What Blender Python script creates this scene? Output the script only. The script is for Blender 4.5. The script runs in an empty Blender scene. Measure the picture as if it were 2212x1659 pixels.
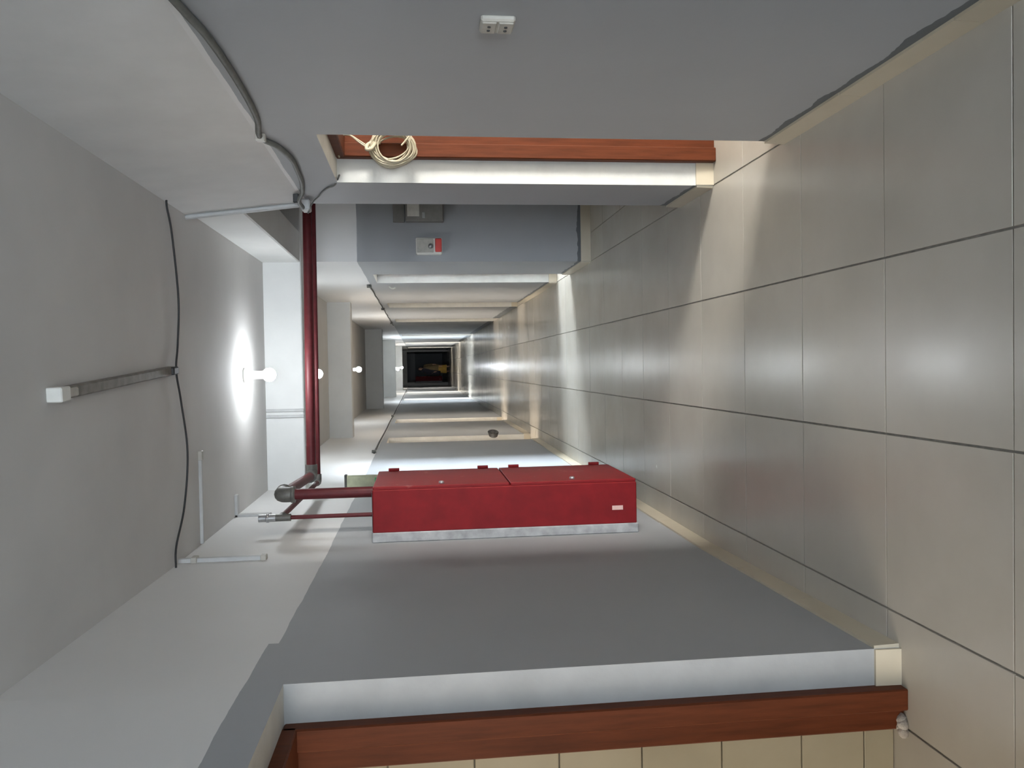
import bpy, bmesh, math, random
from mathutils import Vector, Matrix
random.seed(7)
S = bpy.context.scene
COL = S.collection

# ------------------------------------------------------------------ camera
cam_d = bpy.data.cameras.new('camera'); cam = bpy.data.objects.new('camera', cam_d); COL.objects.link(cam)
R_ = Vector((0.99960954, 0.01999072, -0.01952262))      # world direction of the scene's right (image up: the photo lies on its side)
U_ = Vector((0.01710391, 0.11473295, 0.99324912))       # scene's up (image left)
F_ = Vector((-0.02209565, 0.99319521, -0.11434623))     # view direction
M = Matrix((-U_, R_, -F_)).transposed().to_4x4()
M.translation = Vector((-0.94694632, -2.00271823, 1.58362955))
cam.matrix_world = M
cam_d.sensor_fit = 'HORIZONTAL'; cam_d.sensor_width = 36.0; cam_d.lens = 36.0 * 1750 / 2212
cam_d.clip_start = 0.05; cam_d.clip_end = 200
S.camera = cam
# ------------------------------------------------------------------ world, exposure
w = bpy.data.worlds.new('world'); S.world = w; w.use_nodes = True
w.node_tree.nodes['Background'].inputs[0].default_value = (0.62, 0.72, 0.85, 1)
w.node_tree.nodes['Background'].inputs[1].default_value = 0.4
S.view_settings.view_transform = 'Standard'; S.view_settings.look = 'None'
S.view_settings.gamma = 1.0; S.view_settings.use_curve_mapping = False
S.view_settings.exposure = 0.30
# strengths of what gives off light
BULB = 170.0

# ------------------------------------------------------------------ materials
def nt(name):
    m = bpy.data.materials.new(name); m.use_nodes = True
    t = m.node_tree; t.nodes.clear()
    o = t.nodes.new('ShaderNodeOutputMaterial'); b = t.nodes.new('ShaderNodeBsdfPrincipled')
    t.links.new(b.outputs[0], o.inputs[0])
    return m, t, b
def noise(t, scale, detail=4, rough=.55, vec=None, stretch=None):
    n = t.nodes.new('ShaderNodeTexNoise'); n.inputs['Scale'].default_value = scale
    n.inputs['Detail'].default_value = detail; n.inputs['Roughness'].default_value = rough
    g = t.nodes.new('ShaderNodeNewGeometry')
    src = g.outputs['Position']
    if stretch:
        mp = t.nodes.new('ShaderNodeMapping'); mp.inputs['Scale'].default_value = stretch
        t.links.new(src, mp.inputs[0]); src = mp.outputs[0]
    t.links.new(src, n.inputs['Vector'])
    return n.outputs['Fac']
def ramp(t, fac, stops):
    r = t.nodes.new('ShaderNodeValToRGB'); e = r.color_ramp.elements
    while len(e) < len(stops): e.new(.5)
    for k, (p, c) in enumerate(stops): e[k].position = p; e[k].color = (*c, 1)
    t.links.new(fac, r.inputs[0]); return r.outputs[0]
def math_(t, op, a, b=None, c=None):
    n = t.nodes.new('ShaderNodeMath'); n.operation = op
    for k, v in enumerate((a, b, c)):
        if v is None: continue
        if isinstance(v, (int, float)): n.inputs[k].default_value = v
        else: t.links.new(v, n.inputs[k])
    return n.outputs[0]
def mix(t, fac, a, b):
    n = t.nodes.new('ShaderNodeMix'); n.data_type = 'RGBA'
    for sock, v in ((n.inputs[0], fac), (n.inputs[6], a), (n.inputs[7], b)):
        if isinstance(v, (int, float)): sock.default_value = v
        elif isinstance(v, tuple): sock.default_value = (*v, 1)
        else: t.links.new(v, sock)
    return n.outputs[2]
def bump(t, b, h, s, d=.01):
    n = t.nodes.new('ShaderNodeBump'); n.inputs['Strength'].default_value = s; n.inputs['Distance'].default_value = d
    t.links.new(h, n.inputs['Height']); t.links.new(n.outputs[0], b.inputs['Normal'])
def plain(name, col, rough=.5, metal=0, var=.12, scale=14, bm=.0, spec=.5):
    m, t, b = nt(name)
    c0 = tuple(x * (1 - var) for x in col); c1 = tuple(min(1, x * (1 + var)) for x in col)
    n = noise(t, scale)
    t.links.new(ramp(t, n, [(.3, c0), (.7, c1)]), b.inputs['Base Color'])
    b.inputs['Roughness'].default_value = rough; b.inputs['Metallic'].default_value = metal; b.inputs['Specular IOR Level'].default_value = spec
    if bm: bump(t, b, noise(t, scale * 6), bm)
    return m
def emit(name, col, s):
    m, t, b = nt(name)
    b.inputs['Base Color'].default_value = (.8, .8, .8, 1)
    b.inputs['Emission Color'].default_value = (*col, 1); b.inputs['Emission Strength'].default_value = s
    return m
GREY = (.345, .355, .365); WHITE = (.74, .73, .715)
def paint(name, thr, thr_near=None, ynear=0, grey=GREY, white=WHITE, smear=False):
    """two-tone wall paint: grey dado below a hand-cut line, white above it"""
    m, t, b = nt(name)
    g = t.nodes.new('ShaderNodeNewGeometry'); sp = t.nodes.new('ShaderNodeSeparateXYZ'); t.links.new(g.outputs['Position'], sp.inputs[0])
    wob = math_(t, 'MULTIPLY', math_(t, 'SUBTRACT', noise(t, 3.0, 6), .5), .02)
    z = math_(t, 'ADD', sp.outputs[2], wob)
    th = thr
    if thr_near is not None:
        th = math_(t, 'ADD', math_(t, 'MULTIPLY', math_(t, 'LESS_THAN', sp.outputs[1], ynear), thr_near - thr), thr)
    up = math_(t, 'GREATER_THAN', z, th)
    blot = noise(t, 1.7, 5); fine = noise(t, 40, 2)
    gc = mix(t, blot, tuple(x * .93 for x in grey), tuple(x * 1.07 for x in grey))
    if smear:      # a darker, uneven brush stroke of older paint along the skirting
        e = math_(t, 'ADD', .118, math_(t, 'MULTIPLY', math_(t, 'SUBTRACT', noise(t, 6.0, 3), .5), .07))
        gc = mix(t, math_(t, 'LESS_THAN', sp.outputs[2], e), gc, (.115, .125, .13))
    wc = mix(t, blot, tuple(x * .96 for x in white), tuple(min(1, x * 1.04) for x in white))
    t.links.new(mix(t, up, gc, wc), b.inputs['Base Color'])
    b.inputs['Roughness'].default_value = .62
    bump(t, b, fine, .12, .004)
    return m
def wood(name, c0, c1, rough=.4):
    m, t, b = nt(name)
    n = noise(t, 9, 6, .6, stretch=(6, 6, .5))
    t.links.new(ramp(t, n, [(.28, c0), (.72, c1)]), b.inputs['Base Color'])
    b.inputs['Roughness'].default_value = rough; b.inputs['Specular IOR Level'].default_value = .18
    bump(t, b, n, .15, .003)
    return m
def tile_mat(name, c0, c1, rough=.2, joints=False):
    m, t, b = nt(name)
    n1 = noise(t, 2.6, 5, .55)
    n3 = noise(t, .9, 3, .5)
    f = math_(t, 'ADD', math_(t, 'MULTIPLY', n1, .55), math_(t, 'MULTIPLY', n3, .45))
    c = ramp(t, f, [(.25, c0), (.75, c1)])
    oi = t.nodes.new('ShaderNodeObjectInfo')
    k = math_(t, 'ADD', .98, math_(t, 'MULTIPLY', oi.outputs['Random'], .04))
    v = t.nodes.new('ShaderNodeVectorMath'); v.operation = 'SCALE'; t.links.new(c, v.inputs[0]); t.links.new(k, v.inputs['Scale'])
    c = v.outputs[0]
    sc = noise(t, 60, 2)
    c = mix(t, math_(t, 'GREATER_THAN', sc, .80), c, tuple(x * .75 for x in c0))
    if joints:
        g = t.nodes.new('ShaderNodeNewGeometry'); sp = t.nodes.new('ShaderNodeSeparateXYZ'); t.links.new(g.outputs['Position'], sp.inputs[0])
        fx = math_(t, 'ABSOLUTE', math_(t, 'SUBTRACT', math_(t, 'FRACT', math_(t, 'ADD', math_(t, 'DIVIDE', sp.outputs[0], .6), 100.5)), .5))
        fy = math_(t, 'ABSOLUTE', math_(t, 'SUBTRACT', math_(t, 'FRACT', math_(t, 'ADD', math_(t, 'DIVIDE', sp.outputs[1], .6), 100.5)), .5))
        j = math_(t, 'LESS_THAN', math_(t, 'MINIMUM', fx, fy), .007)
        c = mix(t, j, c, (.24, .22, .19))
    t.links.new(c, b.inputs['Base Color'])
    rr = math_(t, 'ADD', rough, math_(t, 'MULTIPLY', n1, .10)); t.links.new(rr, b.inputs['Roughness'])
    return m

m_wl = paint('paint_left', 2.098, 2.135, .945)
m_wr = paint('paint_right', 2.105, 2.190, 2.8, smear=True)
m_end = paint('paint_end', 1.80)
m_room = plain('room_plaster', (.62, .60, .56), .8, var=.04, scale=3)
m_white = plain('white_plaster', (.70, .69, .67), .75, var=.05, scale=4, bm=.1)
m_beam = plain('beam_paint', (.72, .72, .70), .7, var=.04, scale=3, bm=.08)
m_reveal = plain('reveal_plaster', (.56, .56, .53), .7, var=.07, scale=8, bm=.12)
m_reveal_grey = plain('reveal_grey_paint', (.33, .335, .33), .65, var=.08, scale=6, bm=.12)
m_dirtywhite = plain('dirty_back_paint', (.34, .34, .34), .7, var=.25, scale=16)
m_ceil = plain('ceiling_paint', (.60, .585, .565), .85, var=.05, scale=1.6, bm=.06)
m_tile = tile_mat('floor_tile', (.375, .345, .295), (.465, .435, .38), .20)
m_tilefar = tile_mat('floor_tile_far', (.375, .345, .295), (.465, .435, .38), .15, True)
m_grout = plain('grout', (.22, .205, .18), .9, var=.2, scale=30)
m_skirt = tile_mat('skirting_tile', (.42, .36, .26), (.60, .54, .42), .3)
m_wtile = tile_mat('wall_tile', (.29, .26, .185), (.42, .385, .29), .35)
m_brown = wood('brown_frame', (.078, .020, .007), (.130, .034, .012), .5)
m_redcab = plain('red_enamel', (.18, .006, .008), .55, var=.14, scale=9, spec=.2)
def worn_red():
    m, t, b = nt('worn_red_enamel')
    n = noise(t, 7, 6, .65)
    c = ramp(t, n, [(.3, (.165, .0055, .0075)), (.62, (.195, .0065, .0085)), (.74, (.30, .12, .10))])
    t.links.new(c, b.inputs['Base Color']); b.inputs['Roughness'].default_value = .5; b.inputs['Specular IOR Level'].default_value = .2
    return m
m_redfront = worn_red()
m_redpipe = plain('red_pipe_paint', (.095, .012, .015), .5, var=.15, scale=20, spec=.3)
m_fit = plain('grey_pipe_fitting', (.14, .135, .12), .5, .3, var=.2, scale=40)
m_steel = plain('galvanised_steel', (.42, .42, .42), .35, .7, var=.15, scale=40)
m_black = plain('black_cable', (.03, .03, .03), .55, var=.2, scale=30)
m_greycable = plain('grey_cable', (.13, .13, .115), .6, var=.2, scale=30)
m_wcond = plain('white_conduit', (.50, .50, .49), .5, var=.06, scale=20)
m_plast = plain('white_plastic', (.68, .67, .62), .4, var=.05, scale=20)
m_agedplast = plain('aged_plastic', (.44, .42, .37), .5, var=.1, scale=30)
m_beige = plain('beige_cable', (.43, .385, .28), .5, var=.12, scale=40)
m_dark = plain('dark_gap', (.03, .03, .03), .6, var=.1)
m_greymetal = plain('grey_metal', (.23, .22, .20), .5, .2, var=.1, scale=20)
m_batten = plain('dusty_batten', (.20, .185, .165), .6, .1, var=.25, scale=18)
m_paper = plain('paper', (.66, .64, .58), .8, var=.08, scale=30)
m_sticker = plain('pink_sticker', (.62, .40, .36), .6, var=.1, scale=30)
m_redplast = plain('red_plastic', (.62, .03, .02), .35, var=.08)
m_mortar = plain('mortar', (.40, .37, .33), .9, var=.25, scale=40, bm=.4)
m_sign = plain('pale_green_plastic', (.60, .62, .42), .5, var=.12, scale=20)
m_green = plain('bright_green', (.10, .55, .20), .5, var=.1)
m_black2 = plain('black_cloth', (.018, .018, .03), .8, var=.2, scale=30)
m_olive = plain('brown_cloth', (.15, .11, .055), .85, var=.2, scale=20)
m_must = plain('mustard_cloth', (.38, .24, .05), .85, var=.2, scale=20)
m_skin = plain('skin', (.42, .25, .17), .55, var=.06, scale=30)
m_bulb = emit('bulb_glow', (.90, .96, 1.0), BULB)

# ------------------------------------------------------------------ mesh helpers
class MB:
    def __init__(s): s.v = []; s.f = []; s.m = []; s.sm = []
    def poly(s, pts, faces, mi=0, smooth=False):
        o = len(s.v); s.v += [tuple(p) for p in pts]
        for k, f in enumerate(faces):
            s.f.append([i + o for i in f]); s.m.append(mi[k] if isinstance(mi, (list, tuple)) else mi); s.sm.append(smooth)
        return s
    def box(s, x0, x1, y0, y1, z0, z1, mi=0, M=None):
        """mi: one index or six, for -X +X -Y +Y -Z +Z"""
        x0, x1 = min(x0, x1), max(x0, x1); y0, y1 = min(y0, y1), max(y0, y1); z0, z1 = min(z0, z1), max(z0, z1)
        p = [Vector((x, y, z)) for x in (x0, x1) for y in (y0, y1) for z in (z0, z1)]
        if M: p = [M @ q for q in p]
        return s.poly(p, [(0, 1, 3, 2), (4, 6, 7, 5), (0, 4, 5, 1), (2, 3, 7, 6), (0, 2, 6, 4), (1, 5, 7, 3)], mi)
    def cbox(s, x0, x1, y0, y1, z0, z1, c=.004, mi=0, M=None):
        """box with chamfered edges"""
        b = bmesh.new(); bmesh.ops.create_cube(b, size=1)
        for q in b.verts: q.co = Vector((x0 + (q.co.x + .5) * (x1 - x0), y0 + (q.co.y + .5) * (y1 - y0), z0 + (q.co.z + .5) * (z1 - z0)))
        bmesh.ops.bevel(b, geom=list(b.edges), offset=c, segments=1, affect='EDGES', profile=.5)
        b.verts.index_update()
        s.poly([M @ q.co if M else q.co for q in b.verts], [[q.index for q in f.verts] for f in b.faces], mi); b.free(); return s
    def tube(s, pts, r, n=10, mi=0, closed=False, caps=True):
        pts = [Vector(p) for p in pts]; N = len(pts); rings = []
        up = None
        for i, p in enumerate(pts):
            a = pts[(i - 1) % N] if (closed or i) else p; c = pts[(i + 1) % N] if (closed or i < N - 1) else p
            t = (c - a).normalized()
            if up is None:
                up = Vector((0, 0, 1)) if abs(t.z) < .9 else Vector((1, 0, 0))
            u = (up - t * up.dot(t)).normalized(); up = u; q = t.cross(u)
            rr = r[i] if isinstance(r, (list, tuple)) else r
            rings.append([p + (u * math.cos(2 * math.pi * k / n) + q * math.sin(2 * math.pi * k / n)) * rr for k in range(n)])
        v = [x for g in rings for x in g]; f = []
        for i in range(N if closed else N - 1):
            j = (i + 1) % N
            for k in range(n): f.append((i * n + k, i * n + (k + 1) % n, j * n + (k + 1) % n, j * n + k))
        s.poly(v, f, mi, True)
        if caps and not closed:
            s.poly(rings[0], [tuple(range(n))[::-1]], mi); s.poly(rings[-1], [tuple(range(n))], mi)
        return s
    def lathe(s, prof, org, axis='Z', n=20, mi=0, smooth=True):
        """prof: (radius, height) list"""
        o = Vector(org); v = []
        for r, h in prof:
            for k in range(n):
                a = 2 * math.pi * k / n; c, d = r * math.cos(a), r * math.sin(a)
                v.append(o + {'Z': Vector((c, d, h)), 'X': Vector((h, c, d)), 'Y': Vector((d, h, c))}[axis])
        f = []
        for i in range(len(prof) - 1):
            for k in range(n): f.append((i * n + k, i * n + (k + 1) % n, (i + 1) * n + (k + 1) % n, (i + 1) * n + k))
        f.append(tuple(range(n))[::-1]); f.append(tuple(range((len(prof) - 1) * n, len(prof) * n)))
        return s.poly(v, f, mi, smooth)
    def mesh(s, name, mats):
        me = bpy.data.meshes.new(name); me.from_pydata(s.v, [], s.f)
        for m in (mats if isinstance(mats, (list, tuple)) else [mats]): me.materials.append(m)
        for p, i, sm in zip(me.polygons, s.m, s.sm): p.material_index = i; p.use_smooth = sm
        b = bmesh.new(); b.from_mesh(me); bmesh.ops.recalc_face_normals(b, faces=list(b.faces)); b.to_mesh(me); b.free()
        me.update(); return me
    def build(s, name, mats, parent=None):
        o = bpy.data.objects.new(name, s.mesh(name, mats)); COL.objects.link(o)
        if parent: o.parent = parent; o.matrix_parent_inverse = parent.matrix_basis.inverted()
        return o
def empty(name, loc=(0, 0, 0)):
    o = bpy.data.objects.new(name, None); o.location = loc; o.empty_display_size = .1; COL.objects.link(o); return o
def tag(o, label, cat, group=None):
    o['label'] = label; o['category'] = cat
    if group: o['group'] = group
    return o
def struct(o, label=None):
    o['kind'] = 'structure'
    if label: o['label'] = label
    return o
def inst(me, name, loc, parent):
    o = bpy.data.objects.new(name, me); COL.objects.link(o); o.parent = parent; o.matrix_parent_inverse = parent.matrix_basis.inverted(); o.location = loc
    return o
def smooth_path(pts, n=8):
    """Catmull-Rom through the points"""
    P = [Vector(p) for p in pts]; P = [P[0] * 2 - P[1]] + P + [P[-1] * 2 - P[-2]]; out = []
    for i in range(1, len(P) - 2):
        for k in range(n):
            t = k / n; a, b, c, d = P[i - 1:i + 3]
            out.append(.5 * ((2 * b) + (c - a) * t + (2 * a - 5 * b + 4 * c - d) * t * t + (3 * b - a - 3 * c + d) * t ** 3))
    return out + [P[-2]]

# ------------------------------------------------------------------ dimensions
ZC = 2.855; XR = 0.0; TH = .25; YB = -7.0; YE = 52.0
def XL(y):      # the left wall is not quite straight
    P = [(-7, -1.905), (.53, -1.912), (2.3, -1.952), (4.9, -1.952), (9, -1.93), (60, -1.91)]
    for (a, b), (c, d) in zip(P, P[1:]):
        if y <= c: return b + (d - b) * (y - a) / (c - a)
    return -1.91
RD = [(1.35, 2.2, 1.975), (6.30, 7.13, 2.02), (9.95, 10.85, 2.02), (13.9, 14.9, 2.02), (21.4, 22.4, 2.05), (28.6, 29.6, 2.05), (36, 37, 2.05)]
LD = [(-.45, .53, 2.015), (8.75, 9.55, 2.02), (12.6, 13.6, 2.02), (22.6, 23.9, 2.05), (30, 31, 2.05)]
HALL = (2.74, 5.30)      # the side hall that opens on the right

# ------------------------------------------------------------------ walls
# right wall: solid between the openings, lintels over them
b = MB()
def rseg(y0, y1, z0, z1, m0=1, m1=1):
    b.box(XR, XR + TH, y0, y1, z0, z1, [0, 2, m0, m1, 1, 1])
y = YB
for (a, c, h) in RD:
    if y < HALL[0] < a:
        rseg(y, HALL[0], 0, ZC, 1, 2); y = HALL[1]
    rseg(y, a, 0, ZC, 0 if abs(y - HALL[1]) < .01 else 1, 1); rseg(a, c, h, ZC); y = c
rseg(y, 42.4, 0, ZC)
# the upper part of the near wall stands proud as a band, level with the header over the side hall
wall_right = struct(b.build('wall_right', [m_wr, m_reveal, m_room]), 'right corridor wall with grey dado and white top')
b = MB()
y = YB
def lseg(y0, y1, z0, z1, m0=1, m1=1):
    ys = [y0] + [k for k in (2.3, 4.9, 9.0) if y0 < k < y1] + [y1]
    for i, (p, q) in enumerate(zip(ys, ys[1:])):
        xa, xb = XL(p), XL(q)
        v = [(xa - TH, p, z0), (xa, p, z0), (xb, q, z0), (xb - TH, q, z0), (xa - TH, p, z1), (xa, p, z1), (xb, q, z1), (xb - TH, q, z1)]
        f = [(1, 2, 6, 5), (3, 0, 4, 7), (0, 3, 2, 1), (4, 5, 6, 7)]; mi = [0, 2, 1, 1]
        if i == 0: f.append((0, 1, 5, 4)); mi.append(m0)
        if i == len(ys) - 2: f.append((2, 3, 7, 6)); mi.append(m1)
        b.poly(v, f, mi)
for (a, c, h) in LD:
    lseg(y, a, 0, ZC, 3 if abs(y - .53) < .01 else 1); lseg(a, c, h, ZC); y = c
lseg(y, 42.4, 0, ZC)
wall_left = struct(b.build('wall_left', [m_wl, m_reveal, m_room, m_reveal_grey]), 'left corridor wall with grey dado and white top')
# far end beyond the last portal
b = MB()
b.box(-3.2, 1.6, YE, YE + .2, 0, ZC)
struct(b.build('wall_end', m_end), 'far end wall of the corridor')
struct(MB().box(-1.90, -1.75, 42.4, YE, 0, ZC).build('wall_end_left', m_end), 'left wall beyond the far opening')
struct(MB().box(-.02, .13, 42.4, YE, 0, ZC).build('wall_end_right', m_end), 'right wall beyond the far opening')
b = MB(); b.box(-3.0, 1.2, YB - .2, YB, 0, ZC)
struct(b.build('wall_back', m_wl), 'corridor wall behind the viewer')
# side hall, rooms
XO = 3.6
struct(MB().box(XO, XO + .2, YB, 42.4, 0, ZC).build('wall_outer_right', m_room), 'outer wall of the rooms on the right')
for yy in (HALL[0] - .15, -3.2, 8.75, 12.3, 16.2, 19.8, 26, 33, 39):
    struct(MB().box(XR + TH, XO, yy, yy + .15, 0, ZC).build('wall_partition', m_room), 'partition between rooms on the right')
struct(MB().box(-5.0, -4.8, YB, 42.4, 0, ZC).build('wall_outer_left', m_room), 'outer wall of the rooms on the left')
for yy in (-3.2, .62, 7.8, 10.9, 16.2, 20.4, 26, 33):
    struct(MB().box(-4.8, -2.19, yy, yy + .15, 0, ZC).build('wall_partition', m_room), 'partition between rooms on the left')
# wall facing the viewer in the side hall
b = MB(); b.box(XR + TH - .001, XO, HALL[1], HALL[1] + .2, 0, ZC)
struct(b.build('wall_side_hall', m_wr), 'grey and white wall of the side hall')
# ceiling
b = MB(); b.box(-5.0, XO + .2, YB - .2, YE + .2, ZC, ZC + .15)
struct(b.build('ceiling', m_ceil), 'off-white plaster ceiling')
# beams
def beam(n, x0, x1, y0, y1, z0, lab, mat=m_beam):
    q = MB(); q.cbox(x0, x1, y0, y1, z0, ZC + .02, .008)
    return struct(q.build('trim_%d' % n, mat), lab)
beam(1, -1.97, XO - .01, 4.95, 5.20, 2.545, 'white beam across the corridor behind the red pipe')
beam(2, -.05, .21, HALL[0] - .03, 4.96, 2.553, 'white header beam over the side hall opening')
beam(3, -2.0, .02, 9.72, 9.98, 2.53, 'second beam across the corridor')
beam(4, -2.0, .02, 17.9, 18.2, 2.445, 'third beam across the corridor')
beam(5, -2.0, .02, 25.6, 25.9, 2.35, 'fourth beam across the corridor')
beam(6, -2.0, .02, 33.6, 33.9, 2.27, 'fifth beam across the corridor')
# near upper wall band above the dado
q = MB(); q.poly([(0.002, YB, 2.192), (-.075, YB, ZC + .01), (.05, YB, ZC + .01), (.05, YB, 2.192)] + [(0.002, HALL[0], 2.192), (-.075, HALL[0], ZC + .01), (.05, HALL[0], ZC + .01), (.05, HALL[0], 2.192)],
                 [(0, 1, 5, 4), (1, 2, 6, 5), (2, 3, 7, 6), (3, 0, 4, 7), (0, 3, 2, 1), (4, 5, 6, 7)])
struct(q.build('trim_7', m_white), 'leaning white upper part of the near right wall')
# last portal
q = MB()
q.cbox(-2.0, -1.78, 42.0, 42.4, 0, ZC, .01); q.cbox(-.10, .02, 42.0, 42.4, 0, ZC, .01); q.cbox(-1.79, -.09, 42.0, 42.4, 2.19, ZC, .01)
struct(q.build('trim_8', m_white), 'white framed opening at the far end of the corridor')

# ------------------------------------------------------------------ floor
TILE_FAR = 13.2
b = MB()
b.box(-5.0, XO + .2, YB, TILE_FAR, -.15, -.007, 0)
b.box(-5.0, XO + .2, TILE_FAR, YE, -.15, 0, 1)
b.box(TH + .01, XO, YB, TILE_FAR, -.008, 0, 1)
b.box(-4.8, -2.79, YB, TILE_FAR, -.008, 0, 1)
b.box(-2.79, -2.19, .62, TILE_FAR, -.008, 0, 1)
floor = struct(b.build('floor', [m_grout, m_tilefar]), 'beige tiled corridor floor')
cache = {}
def tile(x0, x1, y0, y1):
    gx, gy = .0036, .0022
    k = (round(x1 - x0, 3), round(y1 - y0, 3))
    if k not in cache:
        W, H = k; q = MB(); x, yv = W / 2 - gx, H / 2 - gy; c = .0009
        v = [(-x, -yv, -.009), (x, -yv, -.009), (x, yv, -.009), (-x, yv, -.009), (-x, -yv, -c), (x, -yv, -c), (x, yv, -c), (-x, yv, -c),
             (-x + c, -yv + c, 0), (x - c, -yv + c, 0), (x - c, yv - c, 0), (-x + c, yv - c, 0)]
        f = [(8, 9, 10, 11)] + [(i, (i + 1) % 4, 4 + (i + 1) % 4, 4 + i) for i in range(4)] + [(4 + i, 4 + (i + 1) % 4, 8 + (i + 1) % 4, 8 + i) for i in range(4)]
        q.poly(v, f); cache[k] = q.mesh('tile', m_tile)
    return inst(cache[k], 'tile', ((x0 + x1) / 2, (y0 + y1) / 2, random.uniform(-.0006, .0006)), floor)
for r in range(-4, 22):
    y0 = r * .6
    for cx in range(3): tile(-.6 * (cx + 1), -.6 * cx, y0, y0 + .6)
    if r < 0: tile(-2.17, -1.8, y0, y0 + .6); tile(-2.77, -2.17, y0, y0 + .6)
    elif r == 0: tile(-2.17, -1.8, 0, .6); tile(-2.77, -2.17, 0, .6)
    else: tile(-1.97, -1.8, y0, y0 + .6)
    if r in (2, 3, 10, 11, 16, 17): tile(0, .26, y0, y0 + .6)
    if r in (14, 15): tile(-2.21, -1.96, y0, y0 + .6)
for k, yy in enumerate((2.4, 3.0, 3.6, 4.2, 4.8)):       # side hall floor
    y1 = min(yy + .6, 5.30)
    tile(0, .26, yy if k else 2.74, y1)

# ------------------------------------------------------------------ skirting
def skirting(name, runs, lab):
    e = struct(empty(name), lab)
    for (p, q_, kind) in runs:
        n = max(1, round((Vector(q_) - Vector(p)).length / .6)); P, Q = Vector(p), Vector(q_); d = (Q - P).normalized()
        nrm = Vector((-d.y, d.x, 0)) * kind
        for i in range(n):
            a = P + (Q - P) * (i / n) + d * .001; c = P + (Q - P) * ((i + 1) / n) - d * .001
            h = .092 + random.uniform(-.004, .003); th = .013
            s = MB()
            v = [a, c, c + nrm * th, a + nrm * th]; up = [x + Vector((0, 0, h)) for x in (a, c, c + nrm * (th - .003), a + nrm * (th - .003))]
            s.poly([x - Vector((0, 0, .004)) for x in v] + up, [(0, 1, 2, 3), (4, 7, 6, 5), (0, 4, 5, 1), (1, 5, 6, 2), (2, 6, 7, 3), (3, 7, 4, 0)])
            s.build('skirting_tile', m_skirt, e)
    return e
def rrun(y0, y1): return ((XR, y0, 0), (XR, y1, 0), 1)
def lrun(y0, y1): return ((XL(y0), y0, 0), (XL(y1), y1, 0), -1)
skirting('baseboard_right', [rrun(-3, 1.35), rrun(2.2, 2.74), rrun(5.3, 6.3), rrun(7.13, 9.95), ((XR, 5.30, 0), (XO, 5.30, 0), -1),
                             ((.0, 2.2, 0), (.118, 2.2, 0), -1), ((0, 7.13, 0), (.10, 7.13, 0), -1), ((0, 10.85, 0), (.10, 10.85, 0), -1)], 'beige tile skirting along the right wall')
skirting('baseboard_left', [lrun(.53, 2.3), lrun(2.3, 4.9), lrun(4.9, 8.75), lrun(9.55, 12.6),
                            ((-2.035, .53, 0), (XL(.53), .53, 0), -1), ((-2.03, 9.55, 0), (XL(9.55), 9.55, 0), -1), ((-2.03, 13.6, 0), (XL(13.6), 13.6, 0), -1)], 'beige tile skirting along the left wall')

# tiled wall in the room on the left
tw = struct(MB().box(-4.75, -2.168, .575, .63, 0, ZC).build('wall_tiled_room', m_grout), 'cream tiled wall inside the left room')
rows = [0, .108, .33, .608, .88] + [.88 + .275 * k for k in range(1, 8)]
for z0, z1 in zip(rows, rows[1:]):
    x = -2.168
    for k in range(4):
        wdt = .27 if k == 0 else .40
        MB().cbox(x - wdt + .0015, x - .0015, .562, .577, z0 + .002, min(z1, ZC) - .002, .002).build('wall_tile', m_wtile, tw); x -= wdt

# ------------------------------------------------------------------ windows: daylight of the rooms
def window(n, x, y0, y1, z0, z1, face, col, s, axis='X'):
    """window in a wall; face = direction of the room from the wall"""
    e = struct(empty('window_%d_offscreen' % n, (x, (y0 + y1) / 2, z0) if axis == 'X' else ((y0 + y1) / 2, x, z0)), 'daylit window of a side room, out of the picture')
    def bx(q, d0, d1, a0, a1, c0, c1):
        if axis == 'X': q.box(x + face * d0, x + face * d1, a0, a1, c0, c1)
        else: q.box(a0, a1, x + face * d0, x + face * d1, c0, c1)
        return q
    m = emit('daylight_%d' % n, col, s)
    bx(MB(), .0, .012, y0, y1, z0, z1).build('pane_offscreen', m, e)
    for (a0, a1, c0, c1) in ((y0 - .05, y0, z0 - .05, z1 + .05), (y1, y1 + .05, z0 - .05, z1 + .05), (y0, y1, z0 - .05, z0), (y0, y1, z1, z1 + .05), ((y0 + y1) / 2 - .02, (y0 + y1) / 2 + .02, z0, z1)):
        bx(MB(), -.01, .05, a0, a1, c0, c1).build('window_frame', m_plast, e)
DAY = (.80, .90, 1.0); WARM = (1.0, .89, .76); NEU = (1, .97, .92)
window(1, XO, -.95, .15, .8, 2.2, -1, NEU, 75)                 # room behind the first right door
window(2, XO, 7.2, 8.5, .6, 2.3, -1, DAY, 120)                 # second right room
window(3, XO, 9.2, 12.0, .8, 2.2, -1, WARM, 14)
window(4, XO, 12.8, 16.0, .8, 2.2, -1, WARM, 12)
window(5, XO, 20.5, 24, .8, 2.2, -1, DAY, 40)
window(6, XO, 27, 31, .8, 2.2, -1, NEU, 30)
window(7, -4.8, -2.6, -.6, .8, 2.2, 1, WARM, 8)               # room on the left beside the viewer
window(8, -4.8, 8.2, 10.6, .8, 2.2, 1, WARM, 20)
window(9, -4.8, 11.4, 15.5, .8, 2.2, 1, WARM, 18)
window(10, -4.8, 20.8, 25.6, .8, 2.2, 1, DAY, 40)
window(11, -4.8, 27, 32, .8, 2.2, 1, NEU, 30)
window(12, YB, -1.8, -.1, .3, 2.7, 1, (.79, .89, 1.0), 23, 'Y')           # corridor end behind the viewer
window(13, XO, 34.5, 38.5, .8, 2.2, -1, NEU, 22)


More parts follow.
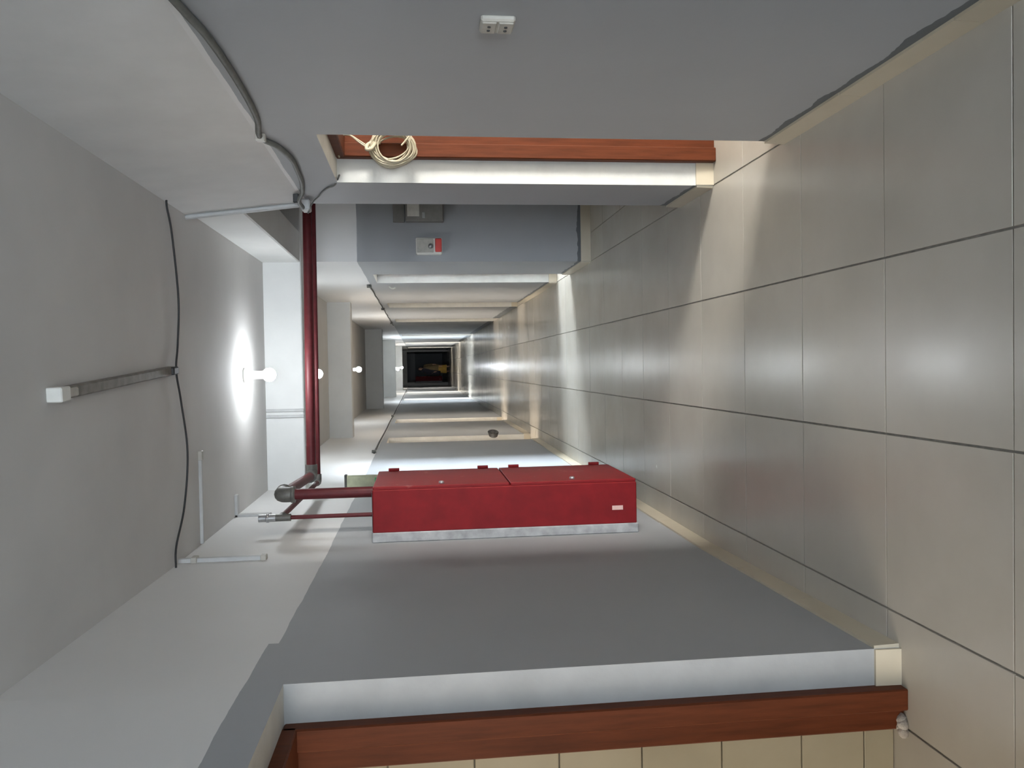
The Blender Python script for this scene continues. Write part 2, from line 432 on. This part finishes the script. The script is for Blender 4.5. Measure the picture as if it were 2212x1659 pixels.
# ------------------------------------------------------------------ door frames
def frame(n, side, y0, y1, h, mat, lab, d0=.118, d1=.25, mat2=None):
    e = struct(empty('door_%d' % n, (XR if side > 0 else XL(y1), y1, 0)), lab)
    X = (lambda d, yy: XR + d) if side > 0 else (lambda d, yy: XL(yy) - d)
    dm = d0 + (d1 - d0) * .55
    for (ya, yb, s) in ((y1 - .05, y1 + .01, 1), (y0 - .01, y0 + .05, -1)):
        MB().cbox(*sorted((X(d0, y1), X(dm, y1))), ya, yb, -.003, h, .005).build('jamb', mat2 or mat, e)
        yy = (ya + .025, yb) if s > 0 else (ya, yb - .025)
        MB().cbox(*sorted((X(dm, y1), X(d1 + .012, y1))), *yy, -.003, h, .005).build('jamb_rebate', mat, e)
    MB().cbox(*sorted((X(d0, y1), X(d1 + .012, y1))), y0 + .03, y1 - .03, h - .045, h + .005, .005).build('head', mat, e)
    return e
frame(1, 1, *RD[0], m_brown, 'brown wooden door frame on the right')
frame(2, -1, *LD[0], m_brown, 'brown wooden door frame on the left', .123, .254)
for k, d in enumerate(RD[1:5]): frame(3 + k, 1, *d, m_brown, 'brown wooden door frame further along the right wall', .105, .24)
for k, d in enumerate(LD[1:4]): frame(7 + k, -1, *d, m_brown, 'brown wooden door frame further along the left wall', .105, .24)

# lump of mortar at the foot of the left jamb
q = MB()
for k in range(4):
    q.lathe([(.004, 0), (.020, .002), (.024, .014), (.012, .026), (.002, .03)], (-2.145 - .012 * k, .505 - .008 * (k % 2), -.002), n=8)
tag(q.build('mortar_lump', m_mortar), 'small grey lump of broken mortar at the foot of the left brown door frame', 'mortar')

# ------------------------------------------------------------------ red fire cabinet
def fire_cabinet(x0, x1, y0, y1, z0, z1, lab):
    """back on the wall at x0, doors on the x1 side, near side at y0"""
    e = tag(empty('fire_hose_cabinet', (x0, (y0 + y1) / 2, z0)), lab, 'fire cabinet')
    MB().cbox(x0 + .055, x1 - .012, y0, y1, z0, z1, .006).build('body', m_redcab, e)
    p = MB().cbox(x0, x0 + .058, y0 - .004, y1 + .004, z0 - .01, z1 + .006, .006).build('back_box', m_dirtywhite, e)
    p['label'] = 'pale unpainted rear edge'
    zm = (z0 + z1) / 2 - .02
    for (a, c) in ((zm + .004, z1 - .004), (z0 + .004, zm - .004)):
        d = MB().cbox(x1 - .014, x1 + .006, y0 + .004, y1 - .004, a, c, .004).build('door', m_redfront, e)
        for hz in (a + .1, c - .1):
            g = MB(); g.tube([(x1 + .012, y1 + .002, hz - .035), (x1 + .012, y1 + .002, hz + .035)], .012, 8); g.build('hinge', m_redcab, d)
        k = MB(); k.lathe([(.016, 0), (.016, .012), (.010, .016)], (x1 + .006, y0 + .06, (a + c) / 2), 'X', 12); k.build('lock', m_steel, d)
    s = MB().box(x0 + .14, x0 + .165, y0 - .002, y0 + .001, z0 + .085, z0 + .15).build('sticker', m_sticker, e); s['label'] = 'small torn pale sticker'
    MB().box(x0 + .06, x1 - .03, y0 + .02, y1 - .02, z1 - .001, z1 + .004).build('top_plate', m_black, e)
    return e
CX0, CX1, CY0, CY1, CZ0, CZ1 = -1.952, -1.635, 2.70, 3.42, .305, 1.862
fire_cabinet(CX0, CX1, CY0, CY1, CZ0, CZ1, 'tall red metal fire hose cabinet with pipes entering its top')
fire_cabinet(-1.749, -1.44, 43.2, 43.9, .28, 1.75, 'red fire cabinet on the wall beyond the far white framed opening')

# ------------------------------------------------------------------ red fire pipes
ZP = 2.42
e = tag(empty('fire_water_pipe', (-1.70, 3.0, CZ1)), 'thick dark red water pipe crossing the corridor and dropping into the red cabinet', 'pipe')
MB().tube([(3.1, 4.60, ZP), (-1.70, 4.375, ZP)], .036, 16).build('cross_pipe', m_redpipe, e)
MB().tube([(-1.765, 4.32, ZP), (-1.703, 3.06, ZP)], .033, 16).build('branch_pipe', m_redpipe, e)
MB().tube([(-1.70, 3.0, CZ1 + .003), (-1.70, 3.0, ZP - .03)], .033, 16).build('drop_pipe', m_redpipe, e)
MB().tube(smooth_path([(-1.68, 4.377, ZP), (-1.735, 4.373, ZP), (-1.763, 4.345, ZP), (-1.766, 4.29, ZP)], 5), .046, 14).build('elbow', m_fit, e)
q = MB(); q.tube(smooth_path([(-1.700, 3.11, ZP), (-1.70, 3.03, ZP + .002), (-1.70, 3.0, ZP - .02), (-1.70, 3.0, ZP - .075)], 5), .046, 14)
q.lathe([(.05, -.012), (.05, .012)], (-1.70, 3.0, ZP - .07), 'Z', 16); q.lathe([(.05, -.012), (.05, .012)], (-1.7, 3.10, ZP), 'Y', 16)
q.build('elbow', m_fit, e)
e = tag(empty('thin_fire_pipe', (-1.842, 3.02, CZ1)), 'thin dark red pipe behind the thick one, with a steel stub above the cabinet', 'pipe')
MB().tube([(3.1, 4.72, 2.392), (-1.80, 4.57, 2.392)], .017, 12).build('cross_pipe', m_redpipe, e)
MB().tube([(-1.84, 4.53, 2.392), (-1.842, 3.07, 2.43)], .017, 12).build('branch_pipe', m_redpipe, e)
MB().tube([(-1.842, 3.02, CZ1 + .003), (-1.842, 3.02, 2.40)], .013, 12).build('drop_pipe', m_redpipe, e)
MB().tube(smooth_path([(-1.78, 4.57, 2.392), (-1.825, 4.566, 2.392), (-1.84, 4.545, 2.392), (-1.841, 4.49, 2.393)], 5), .025, 12).build('elbow', m_fit, e)
q = MB(); q.tube([(-1.842, 3.02, 2.37), (-1.842, 3.02, 2.47)], .022, 12); q.tube([(-1.842, 3.02, 2.43), (-1.842, 3.10, 2.43)], .022, 12); q.build('tee', m_fit, e)
q = MB(); q.tube([(-1.842, 3.02, 2.46), (-1.842, 3.02, 2.56)], .023, 14); q.lathe([(.027, 0), (.027, .014), (.02, .018)], (-1.842, 3.02, 2.50), 'Z', 14); s = q.build('stub', m_steel, e); s['label'] = 'short galvanised pipe stub'

# ------------------------------------------------------------------ lamps
def lamp(x, y, zc, lab, r=.05):
    e = tag(empty('ceiling_lamp', (x, y, ZC)), lab, 'lamp', 'lit bulbs along the corridor ceiling')
    q = MB(); q.lathe([(.055, 0), (.055, -.02), (.03, -.03), (.028, zc + r * .7 - ZC)], (x, y, ZC + .003), 'Z', 16); q.build('holder', m_plast, e)
    q = MB(); q.lathe([(r * math.sin(a), -r * math.cos(a)) for a in [math.pi * k / 10 for k in range(11)]][0:11], (x, y, zc), 'Z', 16); q.build('bulb', m_bulb, e)
    return e
lamp(-.98, 4.12, 2.675, 'brightly lit bulb on the ceiling just in front of the beam and red pipe')
lamp(-.995, 6.85, 2.652, 'lit bulb hanging just past the first beam, seen below the red pipe')
lamp(-.96, 12.8, 2.65, 'lit bulb beyond the second beam across the corridor')
lamp(-.99, 27.0, 2.31, 'lit bulb on a long stem beyond the fourth beam across the corridor')
lamp(-.93, 32.4, 2.27, 'lit bulb on a long stem just before the fifth beam across the corridor')

# dusty batten on the ceiling
e = tag(empty('fluorescent_batten', (-.98, 1.65, ZC)), 'dusty unlit fluorescent batten fixed across the bare ceiling', 'light fitting')
ang = math.atan2(-(-.94 + 1.02), 2.31 - .95)
Mb = Matrix.Translation((-.98, 1.63, 0)) @ Matrix.Rotation(ang, 4, 'Z')
MB().cbox(-.022, .022, -.62, .68, ZC - .035, ZC + .002, .006, 0, Mb).build('channel', m_batten, e)
MB().cbox(-.026, .026, -.69, -.615, ZC - .052, ZC + .002, .004, 0, Mb).build('lamp_holder', m_plast, e)
MB().cbox(-.016, .016, -.605, -.53, ZC - .045, ZC - .03, .004, 0, Mb).build('starter', m_agedplast, e)
MB().cbox(-.020, .020, .62, .70, ZC - .05, ZC + .002, .006, 0, Mb).build('lamp_holder', m_black, e)

# ------------------------------------------------------------------ cables and conduits
def cable(name, pts, r, mat, lab, cat='cable', n=8, seg=8):
    return tag(MB().tube(smooth_path(pts, n), r, seg).build(name, mat), lab, cat)
zc = ZC - .006
cable('ceiling_cable', [(-.05, 2.30, ZC - .02), (-.10, 2.33, zc - .004), (-.24, 2.38, zc - .012), (-.56, 2.47, zc - .01), (-.80, 2.45, zc - .006), (-.941, 2.39, zc - .012), (-1.10, 2.46, zc - .012), (-1.38, 2.53, zc - .02), (-1.66, 2.46, zc - .016), (-1.85, 2.34, zc - .004), (-1.948, 2.29, ZC - .02)], .0055, m_black, 'thin black cable slung across the ceiling past the end of the batten')
e = tag(empty('corner_conduit', (-.05, 2.66, 2.2)), 'white vertical conduit with an open junction box at the corner of the side hall', 'conduit')
MB().tube([(-.010, 2.705, 2.20), (-.086, 2.705, ZC + .002)], .016, 4).build('trunking', m_wcond, e)
q = MB(); q.cbox(-.062, .0, 2.60, 2.70, 2.165, 2.215, .008); q.build('junction_box', m_wcond, e)
q = MB(); q.cbox(-.05, -.0, 2.47, 2.52, 2.205, 2.235, .005); q.tube([(-.03, 2.50, 2.21), (-.045, 2.63, 2.205)], .006, 6); q.build('terminal_block', m_black, e)
cable('sagging_wall_cable', [(-.012, -1.2, 2.33), (-.012, -.5, 2.25), (-.012, .164, 2.173), (-.012, .396, 2.150), (-.012, .772, 2.147), (-.012, 1.118, 2.162), (-.012, 1.36, 2.196), (-.012, 1.50, 2.150), (-.012, 1.70, 2.125), (-.012, 1.89, 2.130), (-.012, 2.10, 2.14), (-.012, 2.25, 2.155), (-.018, 2.36, 2.17), (-.04, 2.48, 2.205), (-.05, 2.62, 2.20)], .0115, m_greycable, 'thick dark grey cable sagging along the near right wall above the brown door')
tag(MB().cbox(-.028, .002, 1.345, 1.38, 2.175, 2.215, .004).build('cable_clip', m_agedplast), 'small pale clip holding the sagging grey cable to the right wall', 'clip')
cable('thin_wall_wire', [(-.076, 2.64, 2.18), (-.02, 2.62, 2.15), (-.008, 2.50, 2.10), (-.006, 2.40, 2.07), (-.006, 2.30, 2.03), (-.004, 2.24, 1.99), (.03, 2.17, 1.96)], .0045, m_greycable, 'thin grey wire curving from the junction box down to the brown door head', 'wire')
# left wall conduits
e = tag(empty('wall_trunking', (-1.95, 2.42, 2.4)), 'short white vertical trunking on the upper left wall under the ceiling cable', 'conduit')
MB().cbox(-1.956, -1.930, 2.40, 2.428, 2.43, 2.86, .003).build('trunking', m_wcond, e)
MB().cbox(-1.956, -1.926, 2.392, 2.436, 2.405, 2.435, .003).build('end_cap', m_agedplast, e)
MB().cbox(-1.956, -1.922, 2.385, 2.445, 2.76, 2.79, .003).build('coupler', m_agedplast, e)
e = tag(empty('ceiling_trunking', (-1.65, 2.80, ZC)), 'short white trunking on the ceiling running to the left wall', 'conduit')
MB().cbox(-1.945, -1.42, 2.835, 2.858, ZC - .018, ZC + .002, .003).build('trunking', m_wcond, e)
MB().cbox(-1.46, -1.405, 2.828, 2.865, ZC - .022, ZC + .002, .003).build('end_cap', m_agedplast, e)
e = tag(empty('beam_conduit', (-1.31, 4.95, 2.55)), 'pair of white conduits running down the face of the first beam', 'conduit')
for xx in (-1.285, -1.335): MB().cbox(xx - .012, xx + .012, 4.935, 4.955, 2.545, ZC, .003).build('conduit', m_wcond, e)
e = tag(empty('corner_trunking', (-1.9, 4.3, 2.7)), 'white trunking crossing from ceiling to left wall above the red pipe elbow', 'conduit')
MB().cbox(-1.99, -1.80, 3.72, 3.78, ZC - .02, ZC + .002, .003).build('ceiling_run', m_wcond, e)
MB().cbox(-1.957, -1.935, 3.72, 3.78, 2.62, ZC, .003).build('wall_run', m_wcond, e)
# cables along the dado lines further on
def wallcable(name, side, ya, yb, zf, r, lab, clips):
    n = 26; pts = []
    for k in range(n + 1):
        yy = ya + (yb - ya) * k / n
        x = (XL(yy) + r + .001) if side < 0 else (XR - r - .001)
        pts.append((x, yy, zf(yy) + .004 * math.sin(k * 1.9)))
    e = tag(empty(name, pts[0]), lab, 'cable')
    MB().tube(pts, r, 6).build('cable', m_black, e)
    for yy in clips:
        x = XL(yy) if side < 0 else XR
        MB().cbox(*sorted((x + .002 * side, x - .035 * side)), yy - .02, yy + .02, zf(yy) - .02, zf(yy) + .03, .004).build('clip', m_greycable, e)
wallcable('dado_cable', -1, 7.5, 41.5, lambda y: 2.115, .010, 'black cable running along the dado line of the left wall into the distance', (7.6, 14.5))
wallcable('dado_cable', 1, 7.25, 16.0, lambda y: 2.115, .009, 'black cable running along the dado line of the right wall past the second door', (7.3, 10.9, 14.95))
cable('wire_end', [(-.002, 7.45, 1.90), (-.02, 7.46, 1.885), (-.028, 7.48, 1.86), (-.018, 7.47, 1.83)], .008, m_plast, 'short white wire end poking out of the right wall beside the second door', 'wire')

# beige coil hung on the right door frame
e = tag(empty('cable_coil', (.155, 2.09, 1.69)), 'loose coil of beige cable hanging on the brown door frame', 'cable coil')
cx, cyy, cz = .150, 2.085, 1.690
def loops(n, rx, rz, jit, ox=0, oz=0):
    q = MB()
    for k in range(n):
        a0 = random.uniform(-.35, .35); sx = rx * random.uniform(1 - jit, 1 + jit); sz = rz * random.uniform(1 - jit, 1 + jit)
        dx, dz, dy = random.uniform(-.012, .012) + ox, random.uniform(-.012, .012) + oz, random.uniform(-.03, .045)
        tl = random.uniform(-.25, .25)
        pts = []
        for j in range(28):
            t = 2 * math.pi * j / 28
            px, pz = sx * math.cos(t), sz * math.sin(t)
            pts.append((cx + dx + px * math.cos(a0) - pz * math.sin(a0), cyy + dy + tl * px * .4, cz + dz + px * math.sin(a0) + pz * math.cos(a0)))
        q.tube(pts, .0042, 6, closed=True)
    return q
loops(18, .078, .098, .2).build('coil', m_beige, e)
MB().tube(smooth_path([(cx + .03, cyy - .01, cz + .075), (cx - .02, cyy - .05, cz + .10), (cx - .025, cyy - .05, cz + .125), (cx + .01, cyy - .02, cz + .115), (cx + .02, cyy - .01, cz + .06)], 5), .009, 8).build('tie', m_beige, e)
q = MB()
for d in (-.004, .004): q.tube(smooth_path([(cx - .015 + d, 2.06, cz + .11), (cx + .02 + d, 2.07, cz + .16), (cx + .055, 2.08, cz + .21), (cx + .05, 2.10, cz + .255), (cx + .0, 2.12, cz + .275), (cx - .04, 2.14, cz + .265)], 6), .0045, 6)
q.build('tail', m_beige, e); q = MB(); q.tube(smooth_path([(cx + .08, cyy - .03, cz - .115), (cx + .04, cyy - .06, cz - .085), (cx - .01, cyy - .07, cz - .045)], 6), .0045, 6)
q.build('loose_end', m_beige, e)
tag(MB().tube(smooth_path([(.245, 2.13, 1.965), (.235, 2.10, 1.985), (.22, 2.09, 1.99)], 4), .007, 8).build('wall_hook', m_plast), 'tiny white hook at the top corner of the brown right door frame', 'hook')

# loop of dark cable by the far left door
e = tag(empty('cable_loop', (-1.9, 9.3, .62)), 'small dark loop of cable hanging beside the second door on the left', 'cable coil')
q = MB()
for k in range(5):
    pts = [(-1.915 + .012 * k + .02 * math.cos(t), 9.30 + (.10 + .01 * k) * math.cos(t), .56 + (.055 + .004 * k) * math.sin(t)) for t in [2 * math.pi * j / 20 for j in range(20)]]
    q.tube(pts, .006, 6, closed=True)
q.build('coil', m_black, e)
MB().tube([(-1.925, 9.30, .615), (-1.925, 9.30, .64)], .006, 6).build('hook', m_steel, e)

# ------------------------------------------------------------------ outlet on the right wall
e = tag(empty('wall_outlet', (0, .235, 1.35)), 'grimy double wall socket on the grey near right wall', 'socket')
MB().cbox(-.016, .002, .19, .275, 1.304, 1.398, .005).build('back_box', m_agedplast, e)
for k, zz in enumerate((1.328, 1.374)):
    f = MB().cbox(-.020, -.014, .197, .268, zz - .021, zz + .021, .003).build('face', m_agedplast, e)
    q = MB()
    for yy in (.221, .244): q.lathe([(.0045, -.002), (.0045, .002)], (-.0205, yy, zz), 'X', 8)
    q.build('socket_hole', m_dark, f)

# ------------------------------------------------------------------ boxes on the side hall wall
Y5 = HALL[1]
e = tag(empty('electrical_panel', (.46, Y5, 1.33)), 'dull grey electrical panel with a paper notice on the side hall wall', 'electrical panel')
MB().cbox(.345, .64, Y5 - .085, Y5 + .002, 1.335, 1.672, .006).build('box', m_greymetal, e)
MB().cbox(.352, .633, Y5 - .095, Y5 - .083, 1.342, 1.665, .004).build('cover', m_greymetal, e)
MB().cbox(.345, .64, Y5 - .03, Y5 + .002, 1.68, 1.782, .004).build('upper_plate', m_greymetal, e)
s = MB().box(.385, .60, Y5 - .0975, Y5 - .0945, 1.55, 1.655).build('paper_notice', m_paper, e); s['label'] = 'torn white paper notice'
q = MB().cbox(.37, .42, Y5 - .100, Y5 - .094, 1.50, 1.525, .002); q.build('latch', m_steel, e)
e = tag(empty('fire_alarm_call_point', (.135, Y5, 1.35)), 'cream fire alarm box with a red lower strip on the side hall wall', 'alarm')
MB().cbox(.055, .205, Y5 - .075, Y5 + .002, 1.352, 1.585, .010).build('case', m_plast, e)
MB().cbox(.075, .195, Y5 - .082, Y5 - .07, 1.358, 1.415, .005).build('red_strip', m_redplast, e)
q = MB(); q.lathe([(.022, .0), (.022, .02), (.014, .03)], (.125, Y5 - .105, 1.455), 'Y', 14); q.build('button', m_steel, e)
MB().cbox(.07, .19, Y5 - .079, Y5 - .072, 1.43, 1.575, .003).build('cover', m_agedplast, e)

# sign above the cabinet
e = tag(empty('exit_sign', (-1.93, 4.55, 1.95)), 'pale yellow-green sign box standing out from the left wall behind the red cabinet', 'sign')
MB().cbox(-1.955, -1.84, 4.85, 4.90, 1.90, 2.20, .006).build('box', m_sign, e)
MB().cbox(-1.935, -1.86, 4.843, 4.852, 1.925, 1.965, .002).build('green_mark', m_green, e)
MB().cbox(-1.957, -1.83, 4.845, 4.905, 2.195, 2.215, .003).build('top_cap', m_greycable, e)

# ------------------------------------------------------------------ person far down the corridor
def skin(name, verts, edges, mat, parent, sub=2):
    me = bpy.data.meshes.new(name); me.from_pydata([v[:3] for v in verts], edges, [])
    o = bpy.data.objects.new(name, me); COL.objects.link(o)
    md = o.modifiers.new('skin', 'SKIN'); md.use_smooth_shade = True
    for i, v in enumerate(verts):
        sv = me.skin_vertices[0].data[i]; sv.radius = (v[3], v[4] if len(v) > 4 else v[3]); sv.use_root = (i == 0)
    ss = o.modifiers.new('sub', 'SUBSURF'); ss.levels = sub; ss.render_levels = sub
    me.materials.append(mat)
    o.parent = parent; return o
def person():
    e = tag(empty('person', (0, 0, 0)), 'person in brown tunic, mustard skirt and black shawl walking far down the corridor', 'person')
    V = [(0, 0, .92, .14, .10), (0, 0, 1.10, .13, .095), (0, 0, 1.27, .155, .10), (0, 0, 1.37, .06, .06), (0, -.02, 1.44, .05, .05), (0, -.03, 1.50, .075, .085), (0, -.02, 1.59, .07, .085), (0, -.02, 1.635, .035, .04),
         (.17, 0, 1.31, .055), (.23, .02, 1.05, .042), (.22, -.08, .83, .032), (.22, -.10, .77, .036, .02),
         (-.17, 0, 1.31, .055), (-.23, .0, 1.05, .042), (-.20, -.14, .86, .032), (-.20, -.17, .80, .036, .02),
         (.09, 0, .86, .095), (.10, -.10, .48, .06), (.10, -.08, .10, .042), (.10, -.20, .035, .035, .03),
         (-.09, 0, .86, .095), (-.10, .06, .48, .06), (-.10, .22, .13, .042), (-.10, .12, .035, .035, .03)]
    E = [(0, 1), (1, 2), (2, 3), (3, 4), (4, 5), (5, 6), (6, 7), (2, 8), (8, 9), (9, 10), (10, 11), (2, 12), (12, 13), (13, 14), (14, 15), (0, 16), (16, 17), (17, 18), (18, 19), (0, 20), (20, 21), (21, 22), (22, 23)]
    for base, sx in ((11, 1), (15, -1)):
        bx, by, bz = V[base][:3]
        for k in range(4):
            i = len(V); o = (k - 1.5) * .018; L = (.07, .08, .075, .06)[k]
            V.append((bx, by + o - .01, bz - .045, .009)); V.append((bx - sx * .008, by + o - .012, bz - .045 - L * .55, .008)); V.append((bx - sx * .022, by + o - .012, bz - .045 - L, .007)); E += [(base, i), (i, i + 1), (i + 1, i + 2)]
        i = len(V); V.append((bx - sx * .01, by - .045, bz - .01, .010)); V.append((bx - sx * .02, by - .06, bz - .05, .008)); E += [(base, i), (i, i + 1)]
    skin('body', V, E, m_skin, e)
    def drape(name, rings, mat, n=20, wav=.0):
        q = MB(); v = []
        for (z, rx, ry, oy) in rings:
            for k in range(n):
                a = 2 * math.pi * k / n; ww = 1 + wav * math.sin(a * 6) * (1.3 - z)
                v.append((rx * ww * math.cos(a), oy + ry * ww * math.sin(a), z))
        f = [(i * n + k, i * n + (k + 1) % n, (i + 1) * n + (k + 1) % n, (i + 1) * n + k) for i in range(len(rings) - 1) for k in range(n)]
        q.poly(v, f, 0, True); o = q.build(name, mat, e); return o
    drape('tunic', [(1.385, .08, .07, 0), (1.35, .19, .115, 0), (1.20, .19, .135, 0), (1.0, .18, .14, 0), (.85, .22, .18, 0), (.60, .25, .22, .02)], m_olive, wav=.06)
    drape('skirt', [(.95, .17, .13, 0), (.6, .21, .19, .03), (.35, .22, .23, .05), (.18, .23, .25, .06)], m_must, wav=.08)
    for sx in (1, -1):
        q = MB(); q.tube([(sx * .15, 0, 1.33), (sx * .19, 0, 1.24), (sx * .232, .015 if sx > 0 else 0, 1.05), (sx * .222, -.07 if sx > 0 else -.11, .90)], [.07, .068, .056, .048], 12); q.build('sleeve', m_olive, e)
    q = MB(); n = 16
    v = []
    for (z, r, oy, a0, a1) in [(1.675, .012, .0, .0, 2), (1.66, .055, .0, 0, 2), (1.61, .092, .0, -.18, 1.18), (1.54, .102, .0, -.18, 1.18), (1.46, .098, .01, -.2, 1.2), (1.36, .13, .01, -.1, 1.1)]:
        for k in range(n):
            a = math.pi * (a0 + (a1 - a0) * k / (n - 1)); v.append((r * math.cos(a), -.015 + oy + r * .98 * math.sin(a), z))
    q.poly(v, [(i * n + k, i * n + k + 1, (i + 1) * n + k + 1, (i + 1) * n + k) for i in range(5) for k in range(n - 1)], 0, True); q.build('hair', m_black2, e)
    q = MB(); n = 14; v = []
    for (z, r0, w0) in [(1.46, .12, .5), (1.36, .20, .7), (1.2, .27, .6), (1.0, .30, .5), (.75, .31, .45), (.5, .32, .4)]:
        for k in range(n):
            a = math.pi * (1 + (k / (n - 1) - .5) * w0 * 1.6); v.append((r0 * math.cos(a), r0 * .75 * math.sin(a), z))
    q.poly(v, [(i * n + k, i * n + k + 1, (i + 1) * n + k + 1, (i + 1) * n + k) for i in range(5) for k in range(n - 1)], 0, True)
    sh = q.build('shawl', m_black2, e); md = sh.modifiers.new('solid', 'SOLIDIFY'); md.thickness = .02
    for sx in (1, -1):
        q = MB(); q.lathe([(.009 * math.sin(a), -.009 * math.cos(a)) for a in [math.pi * k / 6 for k in range(7)]], (sx * .03, -.108, 1.545), 'Y', 8); q.build('eye', m_dark, e)
    q = MB(); q.lathe([(.004, 0), (.014, .008), (.010, .035), (.004, .045)], (0, -.112, 1.50), 'Z', 8); q.build('nose', m_skin, e)
    q = MB(); q.cbox(-.022, .022, -.114, -.10, 1.467, 1.478, .003); q.build('mouth', m_redplast, e)
    return e
p = person(); p.location = (-1.02, 39.0, 0); p.rotation_euler = (0, 0, math.radians(12)); p.scale = (.97, .97, .97)
